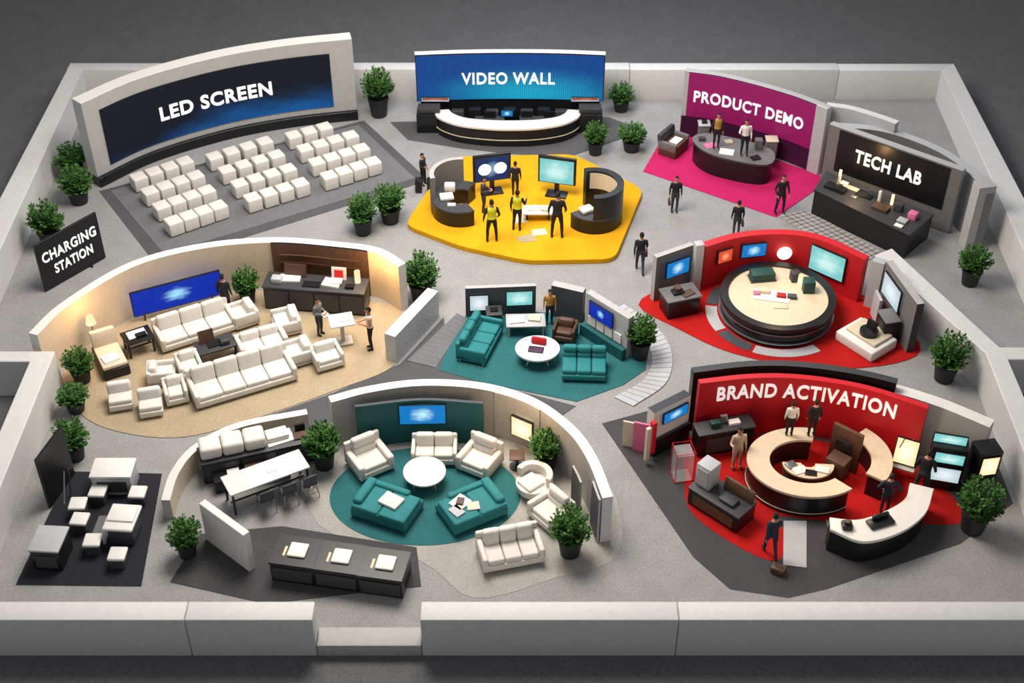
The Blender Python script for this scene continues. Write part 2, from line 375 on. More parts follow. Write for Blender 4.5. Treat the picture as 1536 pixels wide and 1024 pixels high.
# ---------------------------------------------------------------- video wall
g=group('video_wall',0,14.2)
P=Path([(-3.85,14.15),(-2,14.3),(0,14.35),(2,14.3),(3.7,14.15)])
B().strip(P,0,1,1.05,3.12,0,.3,M_black,M_lt,M_white).strip(P,.02,.98,0,1.05,-.05,.2,M_black).obj('frame',parent=g)
B().strip(P,.005,.995,1.08,3.08,.03,.04,M_video,M_black).obj('display',parent=g)
text(g,'lettering','VIDEO WALL',P,.49,1.75,3.75,.52,M_txt,.04,.02)
b=B()
for x in(-3.35,3.15): 
    b.box(x,13.75,0,1.0,.7,.85,M_black,bev=.03); b.box(x,13.75,.86,.9,.5,.2,M_dark,bev=.02)
for i in range(7): b.box(-2.2+i*.7,13.9,0,.5,.3,.8+.1*(i%2),M_black if i%2 else M_dark,bev=.02)
b.obj('equipment_cabinets',parent=g)
for x in(-3.1,2.95): panel(g,'console_screen',x,14.05,1.12,1.1,.16,0,M_gwhite); panel(g,'console_strip',x,14.03,1.2,1.0,.05,0,M_orange)
g2=group('reception_desk',0,13)
po=[(-3.1,13.75),(-2.9,13.2),(-2.1,12.65),(-.9,12.38),(0,12.33),(1,12.4),(2.0,12.7),(2.6,13.2),(2.75,13.75)]
pi=[(-2.55,13.85),(-2.35,13.5),(-1.8,13.15),(-.8,12.98),(0,12.95),(.9,13.0),(1.7,13.2),(2.1,13.5),(2.25,13.85)]
po=[tuple(v) for v in cat(po)]; pi=[tuple(v) for v in cat(pi)]
B().band(po,pi,0,.77,M_black).obj('body',parent=g2,bevel=.02)
k=1.02
B().band([(p[0]*k,13.2+(p[1]-13.2)*1.06) for p in po],pi,.77,.87,M_white).band([(p[0]*1.012,13.2+(p[1]-13.2)*1.03) for p in po],pi,.3,.33,M_beige).obj('top',parent=g2,bevel=.015)
B().box(-.9,13.45,0,1.2,.35,.7,M_dark,bev=.02).box(-.9,13.45,.7,.5,.04,.3,M_black).box(1.1,13.45,0,1.6,.35,.7,M_dark,bev=.02).box(.6,13.5,.7,.45,.04,.28,M_black).box(1.5,13.5,.7,.45,.04,.28,M_black).obj('inner_shelf',parent=g2)
panel(g2,'laptop_screen',-.2,13.5,.75,.45,.25,0,M_blue2)

# ---------------------------------------------------------------- product demo
g=group('product_demo_wall',9.3,12)
P=Path([(6.78,13.25),(8.0,12.9),(9.34,12.2),(10.7,11.3),(11.85,10.28)])
B().strip(P,0,1,0,2.88,0,.3,M_pur,M_wall,M_wallg).strip(P,.0,.03,.95,2.85,.03,.04,M_lt).strip(P,.92,1,0,2.9,.05,.06,M_lt,M_wall).obj('wall_board',parent=g)
B().strip(P,.03,.92,.95,2.84,.04,.05,M_mag).obj('sign_board',parent=g)
text(g,'lettering','PRODUCT DEMO',P,.46,1.62,4.6,.5,M_txt,.05,.022)
P2=Path([(11.9,10.75),(12.7,10.5),(13.6,9.9),(14.2,9.4)])
B().strip(P2,0,1,0,2.75,0,.3,M_lt,M_wallg,M_wall).obj('return_wall',parent=g)
poly=[(7.05,11.5),(7.2,10.8),(7.7,10.2),(8.5,9.78),(9.3,9.5),(9.8,9.55),(10.05,10.0),(10.0,10.6),(9.4,11.1),(8.6,11.5),(7.6,11.85)]
pc=closed(poly,4)
def shrink(p,k): 
    cx=sum(a[0] for a in p)/len(p);cy=sum(a[1] for a in p)/len(p); return [(cx+(a[0]-cx)*k,cy+(a[1]-cy)*k) for a in p]
b=B().prism(shrink(pc,.96),.02,.86,M_black).prism(pc,.86,.94,M_mid,M_dark)
b.box(7.7,10.9,.94,.5,.35,.02,M_pink,rz=20).box(8.25,10.4,.94,.55,.42,.03,M_paper,rz=-15).box(9.3,9.95,.94,.35,.3,.05,M_black,rz=20).box(9.5,10.7,.94,.28,.28,.4,M_mid,bev=.02).box(7.4,11.3,.94,.25,.2,.12,M_dark).box(8.4,11.1,.94,.3,.25,.08,M_beige,rz=12)
b.obj('demo_counter')
b=B().box(0,0,.02,1.1,.8,.5,M_brown,bev=.06).box(0,.35,.4,1.1,.2,.5,M_dark,bev=.05,rx=-8).box(-.5,0,.3,.14,.8,.35,M_mid,bev=.04).box(.5,0,.3,.14,.8,.35,M_mid,bev=.04).box(0,-.1,.52,.5,.35,.05,M_paper)
b.obj('demo_console',loc=(6.4,12.0,0),rz=55)
B().box(0,0,.02,.42,.42,1.0,M_mid,bev=.03).box(0,0,1.02,.48,.48,.06,M_lt,bev=.02).box(0,0,1.08,.2,.2,.1,M_black).obj('display_pedestal',loc=(7.6,12.4,0))
B().box(0,0,.02,.42,.42,1.0,M_mid,bev=.03).box(0,0,1.02,.48,.48,.06,M_beige,bev=.02).obj('display_pedestal',loc=(10.1,11.2,0))

# ---------------------------------------------------------------- tech lab
g=group('tech_lab_wall',14,8)
PS=Path([(12.05,9.3),(15.75,6.35)])
B().strip(PS,-.07,1.04,0,2.68,0,.3,M_mid,M_wallg,M_wallg).obj('wall_board',parent=g)
P3=Path([(11.95,9.9),(13.8,9.55),(15.3,8.4),(16.2,6.9),(16.55,5.3)])
B().strip(P3,0,1,0,2.35,0,.35,M_mid,M_wallg,M_lt).strip(P3,.93,1,0,2.6,.3,.65,M_wallg).obj('surround',parent=g,bevel=.02)
B().strip(PS,.03,.95,.9,2.62,.04,.05,M_black).obj('sign_board',parent=g)
text(g,'lettering','TECH LAB',PS,.47,1.55,2.65,.54,M_txt,.05,.025)
poly=[(11.8,8.85),(15.15,5.95),(13.94,4.62),(11.1,7.58)]
b=B().prism(shrink(poly,.98),.02,.98,M_black).prism(poly,.98,1.05,M_dark,M_black)
a=-39
for x,y,sx,sy,sz,m in((11.9,7.6,.8,.35,.14,M_black),(12.0,7.75,.06,.06,.5,M_beige),(12.3,8.0,.3,.25,.04,M_paper),(12.9,7.2,.6,.4,.06,M_black),(13.3,6.7,.1,.1,.5,M_paper),(13.3,6.3,.6,.4,.12,M_brown),(13.9,6.2,.3,.25,.3,M_dark),(13.9,5.5,.35,.3,.08,M_lt),(14.3,5.7,.3,.3,.25,M_pink),(13.7,5.2,.3,.2,.05,M_paper),(12.5,7.1,.25,.2,.03,M_steel),(12.6,7.6,.9,.25,.02,M_beige),(13.2,7.05,.45,.04,.3,M_slate)):
    b.box(x,y,1.05,sx,sy,sz,m,rz=a,bev=.015)
b.cyl(12.15,8.2,1.05,.05,.45,M_strip,n=12).cyl(13.75,6.6,1.05,.05,.4,M_strip,n=12)
b.obj('lab_bench')

# ---------------------------------------------------------------- yellow stage
B().prism(rounded([(-2.4,11.3),(2.43,11.5),(5.0,8.95),(3.64,4.4),(.52,4.3),(-1.87,5.2),(-3.85,6.5),(-3.8,7.0)],.5),0,.2,C_yel,C_yel).obj('stage_platform',bevel=.02)
def tv(name,x,y,z,rz,w,h,zb,m,circles=False):
    g=group(name,x,y,z)
    b=B().box(0,0,0,.8,.5,.06,M_black,bev=.02).box(0,.03,.05,.18,.1,zb+.3,M_black,bev=.02).box(0,.02,zb,w,.12,h,M_black,bev=.03)
    if circles:
        for sx in(-.3,.3):
            n=28; cz=zb+h*.5
            b.add([(sx+.24*math.cos(2*math.pi*i/n),-.1,cz+.24*math.sin(2*math.pi*i/n)) for i in range(n)],[list(range(n))],M_spotd)
    b.obj('stand_and_frame',loc=(0,0,0.0001),parent=g,rz=rz)
    panel(g,'display',x+math.sin(R(rz))*.07,y-math.cos(R(rz))*.07,z+zb+.07,w-.16,h-.16,rz,m)
    return g
tv('monitor_stand',-.75,8.75,.2,14,1.45,1.15,.5,M_eyes,True)
tv('monitor_stand',1.68,8.55,.2,-14,1.45,1.15,.5,M_cyan)
b=B()
b.arc(-1.9,7.4,.55,1.05,60,300,.2,.8,M_black).arc(-1.9,7.4,.5,1.08,60,300,.8,.87,M_dark).arc(-1.9,7.6,.95,1.12,85,200,.2,1.75,M_wallg,M_mid)
b.box(-2.4,7.3,.87,.5,.4,.12,M_paper,rz=10,bev=.03).box(-2.3,7.8,.87,.4,.3,.3,M_fab,bev=.05).box(-2.2,6.8,.87,.3,.2,.05,M_lt)
b.obj('demo_booth')
b=B()
b.arc(3.0,6.95,.8,1.05,-95,110,.2,1.75,M_black).arc(3.0,6.9,.15,1.0,-150,60,.2,.75,M_black).arc(3.0,6.9,.1,1.02,-150,60,.75,.82,M_dark)
b.arc(3.0,6.95,.78,.81,-60,100,1.0,1.65,M_beige)
b.box(2.7,6.5,.82,.5,.4,.15,M_fab,rz=30,bev=.05).box(3.2,6.4,.82,.4,.3,.1,M_paper,rz=-20,bev=.03).box(3.3,6.8,.82,.4,.3,.25,M_beige,rz=-20,bev=.04)
b.obj('demo_booth')
B().box(0,0,0,1.1,.6,.06,M_white,bev=.02).box(-.4,0,-.26,.08,.4,.26,M_black).box(.4,0,-.26,.08,.4,.26,M_black).box(-.2,.05,.06,.4,.3,.06,M_paper,rz=12).box(.25,-.05,.06,.3,.22,.1,M_beige,rz=-15,bev=.02).obj('low_table',loc=(.95,7.0,.5))
B().prism([(.1,6.6),(.6,6.7),(.55,7.6),(.1,7.5)],.2,.215,M_beige).prism([(.75,5.8),(1.3,5.9),(1.2,6.3),(.7,6.2)],.2,.215,M_beige).prism([(.7,5.95),(.15,5.7),(.3,5.4),(.9,5.5)],.2,.213,C_beige).obj('floor_tiles')

# ---------------------------------------------------------------- charging sign
g=group('charging_station_sign',-15.3,3.7)
PC=Path([(-16.1,2.7),(-14.5,4.75)])
B().strip(PC,0,1,.03,1.95,.04,.08,M_black).obj('board',parent=g,bevel=.01)
text(g,'lettering','CHARGING',PC,.5,1.1,2.25,.4,M_txt,.045,.022); text(g,'lettering_2','STATION',PC,.52,.5,1.6,.38,M_txt,.045,.022)
B().box(-15.5,3.9,0,.5,.06,.05,M_black,rz=-38).box(-15.0,4.3,0,.5,.06,.05,M_black,rz=-38).obj('feet',parent=g)

# ---------------------------------------------------------------- furniture functions
def seating(name,x,y,rz,m,n=1,w=1.1,d=1.0,bh=.85,arm=.16,rows=1,z=.02,back=True,legm=None,extra=None):
    b=B(); legm=legm or M_dark
    for sx in(-1,1):
        for sy in(-1,1): b.cyl(sx*(w/2-.1),sy*(d/2-.1),0,.03,.1,legm,n=8)
    b.box(0,0,.09,w,d,.2,m,bev=.04)
    cw=(w-2*arm)/n
    for i in range(n):
        cx=-w/2+arm+cw*(i+.5)
        b.box(cx,-.08,.27,cw-.015,d-.26,.18,m,bev=.06,seg=3)
        if back:
            hh=(bh-.38)/rows
            for r in range(rows): b.box(cx,d/2-.2+.03*r,.38+hh*r,cw-.015,.24,hh+.02,m,rx=-10,bev=.08,seg=3)
    if back: b.box(0,d/2-.06,.1,w,.14,bh-.2,m,bev=.05)
    if arm:
        for s in(-1,1): b.box(s*(w/2-arm/2),-.01,.1,arm,d-.02,.48,m,bev=.06,seg=3)
    if extra: extra(b)
    return b.obj(name,loc=(x,y,z),rz=rz)
def table(name,x,y,rz,w,d,h,mt,ml,items=None,z=.02):
    b=B().box(0,0,h-.06,w,d,.06,mt,bev=.015)
    for sx in(-1,1):
        for sy in(-1,1): b.box(sx*(w/2-.08),sy*(d/2-.08),0,.06,.06,h-.06,ml)
    b.box(0,0,.15,w-.16,.04,.04,ml)
    if items: items(b)
    return b.obj(name,loc=(x,y,z),rz=rz)
def blocktable(name,x,y,rz,w,d,h,mt,ms,z=.02,items=None):
    b=B().box(0,0,0,w-.06,d-.06,h-.07,ms,bev=.02).box(0,0,h-.07,w,d,.07,mt,bev=.02)
    b.box(0,-d/2+.02,.12,w*.7,.02,h-.35,M_dark)
    if items: items(b)
    return b.obj(name,loc=(x,y,z),rz=rz)

# ---------------------------------------------------------------- cream lounge
g=group('lounge_partition',-9,1.5)
P=Path([(-14.7,-2.0),(-14.1,-.5),(-12.5,1.6),(-10.4,2.65),(-8.1,3.0),(-6.0,2.75),(-4.6,2.4),(-3.75,1.6)])
def frac(path,x):
    best=min(range(201),key=lambda i:abs(path.at(path.L*i/200)[0].x-x)); return best/200
fa,fb=frac(P,-8.15),frac(P,-4.85)
B().strip(P,0,1,0,1.87,0,.32,M_cream,M_wall,M_white,n=80).obj('wall_board',parent=g)
b=B().strip(P,fa,fb,.02,1.88,.08,.09,M_wood,M_black)
for i in range(2): b.strip(P,fa+.02,fb-.02,1.15+.3*i,1.17+.3*i,.16,.1,M_brown)
b.obj('wood_panel',parent=g)
panel(g,'display',-11.25,1.66,.25,3.0,.95,25.5,M_blue,t=.06)
B().box(-12.3,1.1,0,.05,.05,.4,M_dark).box(-10.2,2.1,0,.05,.05,.4,M_dark).obj('display_legs',parent=g)
P4=Path([(-3.72,-1.13),(-2.45,1.3)])
B().strip(P4,0,1,0,1.1,.0,.4,M_glit,M_glit,M_wall).obj('textured_partition')
b=B(); b.box(0,0,0,3.45,.85,.88,M_black,bev=.03).box(0,0,.88,3.5,.9,.07,M_dark,bev=.02)
for i in range(4): b.box(-1.28+i*.86,-.43,.1,.78,.02,.7,M_dark)
b.box(-.9,.1,.95,.7,.4,.06,M_paper,rz=5).box(-1.3,-.1,.95,.35,.3,.2,M_lt,bev=.03).box(-.75,.3,.95,.75,.06,.45,M_brown,rx=-12).box(-.1,-.15,.95,.6,.3,.05,M_black).box(.55,.0,.95,.6,.45,.07,M_paper,rz=-8).box(.7,.05,1.02,.4,.3,.05,M_fab).box(1.2,-.15,.95,.3,.2,.1,M_black).cyl(1.4,.2,.95,.1,.45,M_glow,n=16).box(.75,.3,.95,.5,.05,.45,M_paper,rx=-10).box(.75,.26,1.02,.3,.05,.3,M_redp,rx=-10)
b.obj('bar_counter',loc=(-6.6,1.95,.02),rz=-7)
seating('sofa',-10.45,.35,29,M_fab,3,2.6,1.05,.9)
seating('sofa',-8.5,-2.25,26,M_fab,4,3.3,1.15,.95)
for x,y,rz in((-12.15,-3.15,14),(-11.15,-3.45,14)): seating('lounge_chair',x,y,rz,M_fab,1,.72,.8,.75,0,legm=M_lt)
for x,y,rz,w in((-11.1,-2.0,100,.75),(-10.5,-2.85,20,.7),(-10.3,-1.6,25,.75),(-9.0,1.05,-60,.95),(-7.5,.65,-70,1.0),(-6.9,-.95,-65,.9),(-5.95,-1.15,25,.95)):
    seating('armchair',x,y,rz,M_fab,1,w,.85,.72,.12)
seating('sofa',-8.15,-.45,26,M_fab,2,1.6,.85,.7)
def it(b):
    b.box(0,0,.5,.5,.35,.04,M_black).box(-.2,.2,.5,.5,.05,.45,M_brown,rx=-12).box(.3,-.1,.5,.3,.3,.18,M_dark,bev=.03)
table('coffee_table',-9.6,-.75,26,1.3,.75,.5,M_dark,M_black,it)
def it(b): b.box(0,.05,.62,.6,.4,.03,M_paper).box(.1,-.1,.64,.35,.2,.06,M_black)
table('side_table',-12.15,-.45,30,.95,.75,.62,M_black,M_black,it)
b=B().box(0,0,0,.85,1.5,.35,M_black,bev=.04).box(0,-.1,.35,.8,1.2,.14,M_cream,bev=.05).box(0,.6,.4,.8,.25,.6,M_cream,bev=.06,rx=-12).box(-.05,-.3,.49,.5,.4,.04,M_paper,rz=8)
b.obj('lounge_chair',loc=(-12.9,-1.2,.02),rz=28)
B().cyl(0,0,0,.16,.04,M_dark).cyl(0,0,.04,.02,1.1,M_steel,n=8).cyl(0,0,1.1,.17,.3,M_glow,r2=.11,n=20).obj('floor_lamp',loc=(-13.55,-.45,.02))
b=B().box(0,0,.02,.6,.45,.05,M_white,bev=.01).box(0,0,.05,.12,.12,.85,M_lt).box(0,0,.88,.8,.7,.06,M_white,bev=.02).box(.1,0,.94,.35,.28,.04,M_paper,rz=15)
b.obj('cocktail_table',loc=(-5.55,-.05,.02),rz=15)

# ---------------------------------------------------------------- centre teal lounge
g=group('teal_lounge_partition',1.5,1)
def pan(g,a,b_,h,m,ms,t=.16,nm='board'):
    Pq=Path([a,b_]); B().strip(Pq,0,1,0,h,0,t,m,ms,M_wallg).obj(nm,parent=g,bevel=.01); return Pq
pan(g,(-1.55,1.3),(.8,1.45),1.2,M_slate,M_dark)
pan(g,(1.3,1.35),(2.34,.95),1.3,M_slate,M_dark,.3)
pan(g,(2.4,.5),(3.7,-.9),1.65,M_lt,M_wallg,.25)
panel(g,'display',-1.1,1.24,.35,.6,.6,4,M_gwhite); panel(g,'display_2',.25,1.33,.5,.85,.55,4,M_cyan)
panel(g,'display_3',2.87,-.13,.95,1.0,.55,-47,M_blue)
b=B(); Pq=Path([(2.4,.5),(3.7,-.9)])
b.strip(Pq,0,1.0,.02,.45,.22,.2,M_teald)
for i in range(4): b.strip(Pq,.1+.2*i,.27+.2*i,.5,.85,.05,.04,M_white)
b.obj('shelf_front',parent=g)
po=[tuple(v) for v in cat([(3.8,2.0),(4.8,.77),(5.2,-.6),(4.9,-2.1),(3.77,-3.23)],6)]; pi=[tuple(v) for v in cat([(3.35,1.6),(4.2,.42),(4.55,-.8),(4.2,-1.95),(3.2,-2.8)],6)]
b=B(); b.band(po,pi,.01,.04,M_lt)
for i in range(0,len(po)-1,1): 
    a,c=po[i],pi[i]; b.tube([(a[0],a[1],.036),(c[0],c[1],.036)],.012,M_mid,n=5)
b.obj('curved_walkway')
seating('sofa',-1.05,-.3,72,M_tealf,3,1.9,1.0,.85,.14,rows=2,legm=M_white)
def it(b): b.box(-.3,0,.46,.5,.35,.03,M_paper,rz=8).box(.3,.05,.46,.4,.3,.05,M_beige,rz=-10)
table('coffee_table',.45,.55,2,1.3,.7,.45,M_lt,M_wallg,it)
B().box(0,0,0,.5,.5,.5,M_slate,bev=.03).box(0,0,.5,.54,.54,.05,M_dark,bev=.02).box(0,0,.55,.25,.2,.05,M_black).obj('side_table',loc=(-.6,.95,.02),rz=5)
seating('armchair',1.75,.15,-15,M_brown,1,.75,.7,.7,.1,legm=M_black)
b=B().cyl(0,0,.42,.72,.06,M_white,n=40,sy=.9)
for a in(45,135,225,315): b.tube([(.5*math.cos(R(a)),.45*math.sin(R(a)),0),(.3*math.cos(R(a)),.3*math.sin(R(a)),.43)],.025,M_wallg)
b.box(.05,.25,.48,.5,.15,.22,M_redb,rz=-15,rx=-25,bev=.05).box(-.05,-.1,.48,.5,.3,.04,M_pur,rz=-10,bev=.02).obj('coffee_table',loc=(.82,-.95,.02))
seating('sofa',2.3,-1.6,-3,M_tealf,3,1.4,1.05,.8,0,rows=2,legm=M_dark)

# ---------------------------------------------------------------- red kiosk
g=group('red_kiosk_wall',9,2.5)
P=Path([(6.56,2.85),(7.73,3.4),(9.08,3.6),(10.4,3.3),(11.75,2.1)])
B().strip(P,0,1,0,1.8,0,.3,M_redb,M_redb,M_redp).obj('wall_board',parent=g)
def onp(P,f,off):
    q,nr=P.at(P.L*f); q=q+nr*off; return q.x,q.y,math.degrees(math.atan2(nr.x,-nr.y))
for i,(f,z,w,h,m) in enumerate(((.13,1.0,.55,.48,M_orange),(.32,1.0,.85,.5,M_blue2),(.78,.6,1.3,.95,M_cyan))):
    x,y,a=onp(P,f,.09); panel(g,'display_%d'%i,x,y,z,w,h,a,m,t=.08)
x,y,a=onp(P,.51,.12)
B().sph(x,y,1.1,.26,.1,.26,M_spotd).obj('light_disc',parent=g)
P5=Path([(4.83,2.15),(6.15,2.9)])
B().strip(P5,0,1,0,1.85,0,.2,M_mid,M_wallg,M_wallg).box(6.3,2.8,0,.3,.3,2.0,M_lt,rz=15,bev=.02).obj('side_panel',parent=g)
panel(g,'side_display',5.6,2.42,.95,.9,.6,29,M_blue2,t=.06)
B().strip(Path([(11.95,1.9),(12.3,1.7)]),0,1,0,1.9,0,.3,M_lt).strip(Path([(12.35,1.75),(12.85,-.6)]),0,1,0,2.0,0,.25,M_mid,M_dark,M_wallg).strip(Path([(12.1,1.5),(12.15,.9)]),0,1,0,1.0,0,.1,M_lt).obj('right_panel',parent=g)
panel(g,'right_display',12.45,.85,1.0,1.2,.8,-78,M_gwhite,t=.06)
b=B().box(0,0,0,1.15,.75,.7,M_black,bev=.03).box(0,0,.7,1.25,.85,.07,M_mid,bev=.02).box(-.1,.0,.77,.4,.3,.1,M_black,bev=.02).box(.2,-.15,.77,.45,.3,.04,M_brown,rz=15).cyl(-.1,.05,.87,.14,.12,M_brown,n=16)
b.obj('kiosk_desk',loc=(5.65,1.65,.02),rz=18)
g=group('round_counter',8.9,1.5)
b=B().cyl(8.9,1.5,.02,1.84,.66,M_black,n=72).arc(8.9,1.5,1.66,1.92,0,360,.68,.8,M_black,M_black,72).cyl(8.9,1.5,.68,1.7,.06,M_black,n=72,mt=M_beige)
b.arc(8.9,1.5,1.86,1.93,0,360,.16,.2,M_steel,n=72).arc(8.9,1.5,1.86,1.9,0,360,.5,.53,M_steel,n=72)
b.obj('drum',parent=g)
b=B()
for x,y,sx,sy,sz,m,rz in((8.5,2.5,.8,.45,.3,M_green,8),(8.5,2.5,.9,.5,.04,M_slate,8),(9.95,1.8,.38,.38,.45,M_green,0),(9.6,2.4,.3,.3,.35,M_dark,10),(8.7,1.5,1.2,.6,.03,M_paper,-12),(8.45,1.7,.4,.25,.14,M_beige,-12),(9.0,1.45,.3,.2,.12,M_redb,-12),(9.35,1.4,.3,.2,.12,M_slate,-12),(8.2,1.6,.2,.2,.1,M_pink,0),(8.9,.95,.5,.3,.03,M_beige,-5)): b.box(x,y,.74,sx,sy,sz,m,rz=rz,bev=.015)
b.cyl(9.7,2.0,.74,.09,.5,M_glow,n=14)
b.obj('countertop_items',parent=g)
b=B()
for a0,a1,m in((170,205,M_lt),(208,240,M_slate),(243,300,M_lt),(140,167,M_slate)): b.arc(8.9,1.5,1.96,2.35,a0,a1,.022,.04,m,n=14)
b.obj('floor_ring')
b=B().box(0,0,0,1.55,1.25,.38,M_white,bev=.06,seg=3).box(0,.1,.38,1.2,.9,.1,M_beige,bev=.03).cyl(.05,0,.48,.3,.14,M_black,n=20).box(.05,.1,.55,.4,.08,.4,M_black,rx=-10,bev=.03)
b.obj('kiosk_desk',loc=(11.6,-.15,.02),rz=-52)
B().box(0,0,0,.5,.7,.9,M_black,bev=.02).box(0,0,.9,.54,.74,.05,M_mid,bev=.01).obj('equipment_cabinet',loc=(12.3,.15,.02),rz=12)

# ---------------------------------------------------------------- brand activation
g=group('brand_activation_wall',9,-5)
P=Path([(5.5,-4.7),(7.1,-4.45),(8.6,-4.5),(10.3,-4.95),(11.9,-5.8)])
Pb=Path([(5.35,-4.3),(7.1,-4.0),(8.7,-4.05),(10.5,-4.5),(12.2,-5.3),(13.6,-6.3)])
B().strip(Pb,0,.68,0,2.3,0,.25,M_black,M_black,M_dark).strip(Pb,.66,1,0,1.95,.0,.4,M_wallg,M_wallg,M_white).obj('outer_wall',parent=g)
B().strip(P,0,1,0,2.22,0,.2,M_redp,M_redb,M_redp).obj('sign_board',parent=g)
text(g,'lettering','BRAND ACTIVATION',P,.48,1.46,5.3,.54,M_txt,.02,.022)
g=group('branded_shelf',4.9,-5.1)
Pq=Path([(4.2,-5.5),(5.35,-4.7)])
B().strip(Pq,0,1,0,.65,0,.55,M_black,M_black,M_dark).strip(Pq,.0,1,.65,1.7,-.1,.3,M_white,M_wall,M_black).strip(Pq,-.12,-.02,.3,1.5,.1,.15,M_redp).strip(Pq,-.3,-.2,.2,1.45,.15,.1,M_beige).strip(Path([(3.6,-5.2),(4.2,-5.4)]),0,1,.02,1.15,0,.06,M_pink).strip(Path([(3.3,-5.0),(4.0,-5.2)]),0,1,.02,1.0,0,.06,M_cream).obj('cabinet',parent=g)
panel(g,'display',4.83,-5.02,1.15,.9,.36,35,M_blue2,t=.05)
blocktable('counter',6.3,-5.05,14,1.8,.6,.9,M_dark,M_black,items=lambda b:b.box(-.3,0,.9,.3,.2,.2,M_green,bev=.02).box(.3,0,.9,.35,.2,.08,M_paper).box(0,.1,.9,.2,.1,.28,M_steel))
g=group('curved_counter',8.5,-6.4)
c=(8.5,-6.55); sy=.84
b=B().arc(*c,1.12,1.66,75,308,.02,.78,M_black,n=60,sy=sy).arc(*c,1.06,1.72,73,310,.78,.87,M_beige,n=60,sy=sy).arc(*c,1.67,1.7,75,308,.14,.17,M_beige,n=60,sy=sy)
b.arc(9.15,-6.3,1.3,1.8,-38,42,.02,.78,M_black,sy=.9).arc(9.15,-6.3,1.25,1.86,-40,44,.78,.87,M_beige,sy=.9)
b.arc(8.6,-6.4,.2,.7,180,350,.02,.58,M_brown,sy=.85).arc(8.6,-6.4,.2,.75,175,355,.58,.65,M_beige,sy=.85)
b.obj('body',parent=g,bevel=.012)
b=B()
for x,y,z,sx,sy_,sz,m,rz in((8.3,-6.7,.65,.4,.3,.03,M_paper,20),(8.6,-6.82,.65,.35,.25,.03,M_black,-10),(8.08,-6.5,.65,.3,.25,.06,M_steel,30),(8.95,-6.7,.65,.4,.25,.05,M_paper,-20),(9.75,-5.9,.02,.95,.12,1.5,M_brown,-40),(9.65,-6.03,.8,.5,.06,.35,M_black,-40),(9.5,-6.3,.02,.6,.5,.75,M_brown,-40)): b.box(x,y,z,sx,sy_,sz,m,rz=rz,bev=.015)
b.obj('inner_station',parent=g)
po=[tuple(v) for v in cat([(8.7,-9.2),(9.5,-9.63),(10.55,-9.3),(11.4,-8.6),(11.86,-7.66)])]; pi=[tuple(v) for v in cat([(8.75,-8.8),(9.5,-8.9),(10.3,-8.6),(11.0,-8.1),(11.3,-7.45)])]
b=B().band(po,pi,.02,.78,M_black)
po2=[(p[0]+(p[0]-q[0])*.06,p[1]+(p[1]-q[1])*.06) for p,q in zip(po,pi)]; pi2=[(q[0]-(p[0]-q[0])*.05,q[1]-(p[1]-q[1])*.05) for p,q in zip(po,pi)]
b.band(po2,pi2,.78,.88,M_white)
b.box(9.15,-9.15,.88,.3,.3,.16,M_black,bev=.05).cyl(9.15,-9.15,1.04,.08,.08,M_black,n=12).box(10.1,-9.0,.88,.75,.35,.1,M_black,rz=20,bev=.03).box(10.1,-8.9,.98,.5,.1,.16,M_black,rz=20,bev=.03)
b.obj('curved_counter',bevel=.01)
b=B().box(0,0,0,1.75,.85,.6,M_black,bev=.03).box(0,0,.6,1.8,.9,.06,M_dark,bev=.02).box(-.6,.05,.66,.5,.5,.8,M_lt,bev=.03).box(-.6,-.21,.75,.36,.03,.6,M_wallg).box(.35,.3,.66,1.0,.1,.4,M_wood,rx=-10,bev=.02).box(.3,-.1,.66,.5,.35,.12,M_dark,bev=.03).box(0,-.43,.12,1.4,.02,.36,M_wood)
b.obj('demo_bench',loc=(5.95,-7.7,.02),rz=-44)
b=B()
for x in(0,.55):
    for y in(0,.55): b.tube([(x,y,0),(x,y,1.1)],.012,M_redp,n=6)
for z in(.02,1.1):
    b.tube([(0,0,z),(.55,0,z),(.55,.55,z),(0,.55,z),(0,0,z)],.012,M_redp,n=6)
b.box(.27,.27,.02,.5,.5,1.0,M_glass); b.obj('acrylic_case',loc=(4.75,-6.6,.02),rz=10)
g=group('light_easel',11.35,-6.0)
B().tube([(11.1,-5.95,0),(11.3,-6.2,1.4)],.02,M_steel,n=6).tube([(11.75,-6.1,0),(11.55,-6.2,1.4)],.02,M_steel,n=6).tube([(11.45,-5.85,0),(11.4,-6.15,1.25)],.02,M_steel,n=6).box(11.4,-6.3,.4,.7,.3,.04,M_lt,rz=-25).obj('legs',parent=g)
panel(g,'lit_panel',11.43,-6.22,.5,.62,.85,-25,M_glow,rx=-8,t=.05)
g=group('display_cabinet',13,-6.4)
b=B().box(12.5,-6.6,0,1.0,.5,1.6,M_black,rz=-14,bev=.02).box(13.55,-6.65,0,.7,.6,1.55,M_black,rz=10,bev=.02).box(13.55,-6.95,.02,.5,.04,.5,M_dark,rz=10)
b.obj('carcass',parent=g)
panel(g,'display',12.45,-6.88,1.1,.8,.36,-14,M_cyan); panel(g,'display_2',12.45,-6.88,.4,.8,.5,-14,M_gwhite); panel(g,'lit_box',13.6,-6.98,.75,.5,.65,10,M_glow); panel(g,'display_3',12.45,-6.6,1.62,.9,.3,-14,M_cyan)
rug('light_floor_panel',[(8.9,-8.05),(9.4,-8.45),(8.9,-8.68)],M_lt,.024,.006)

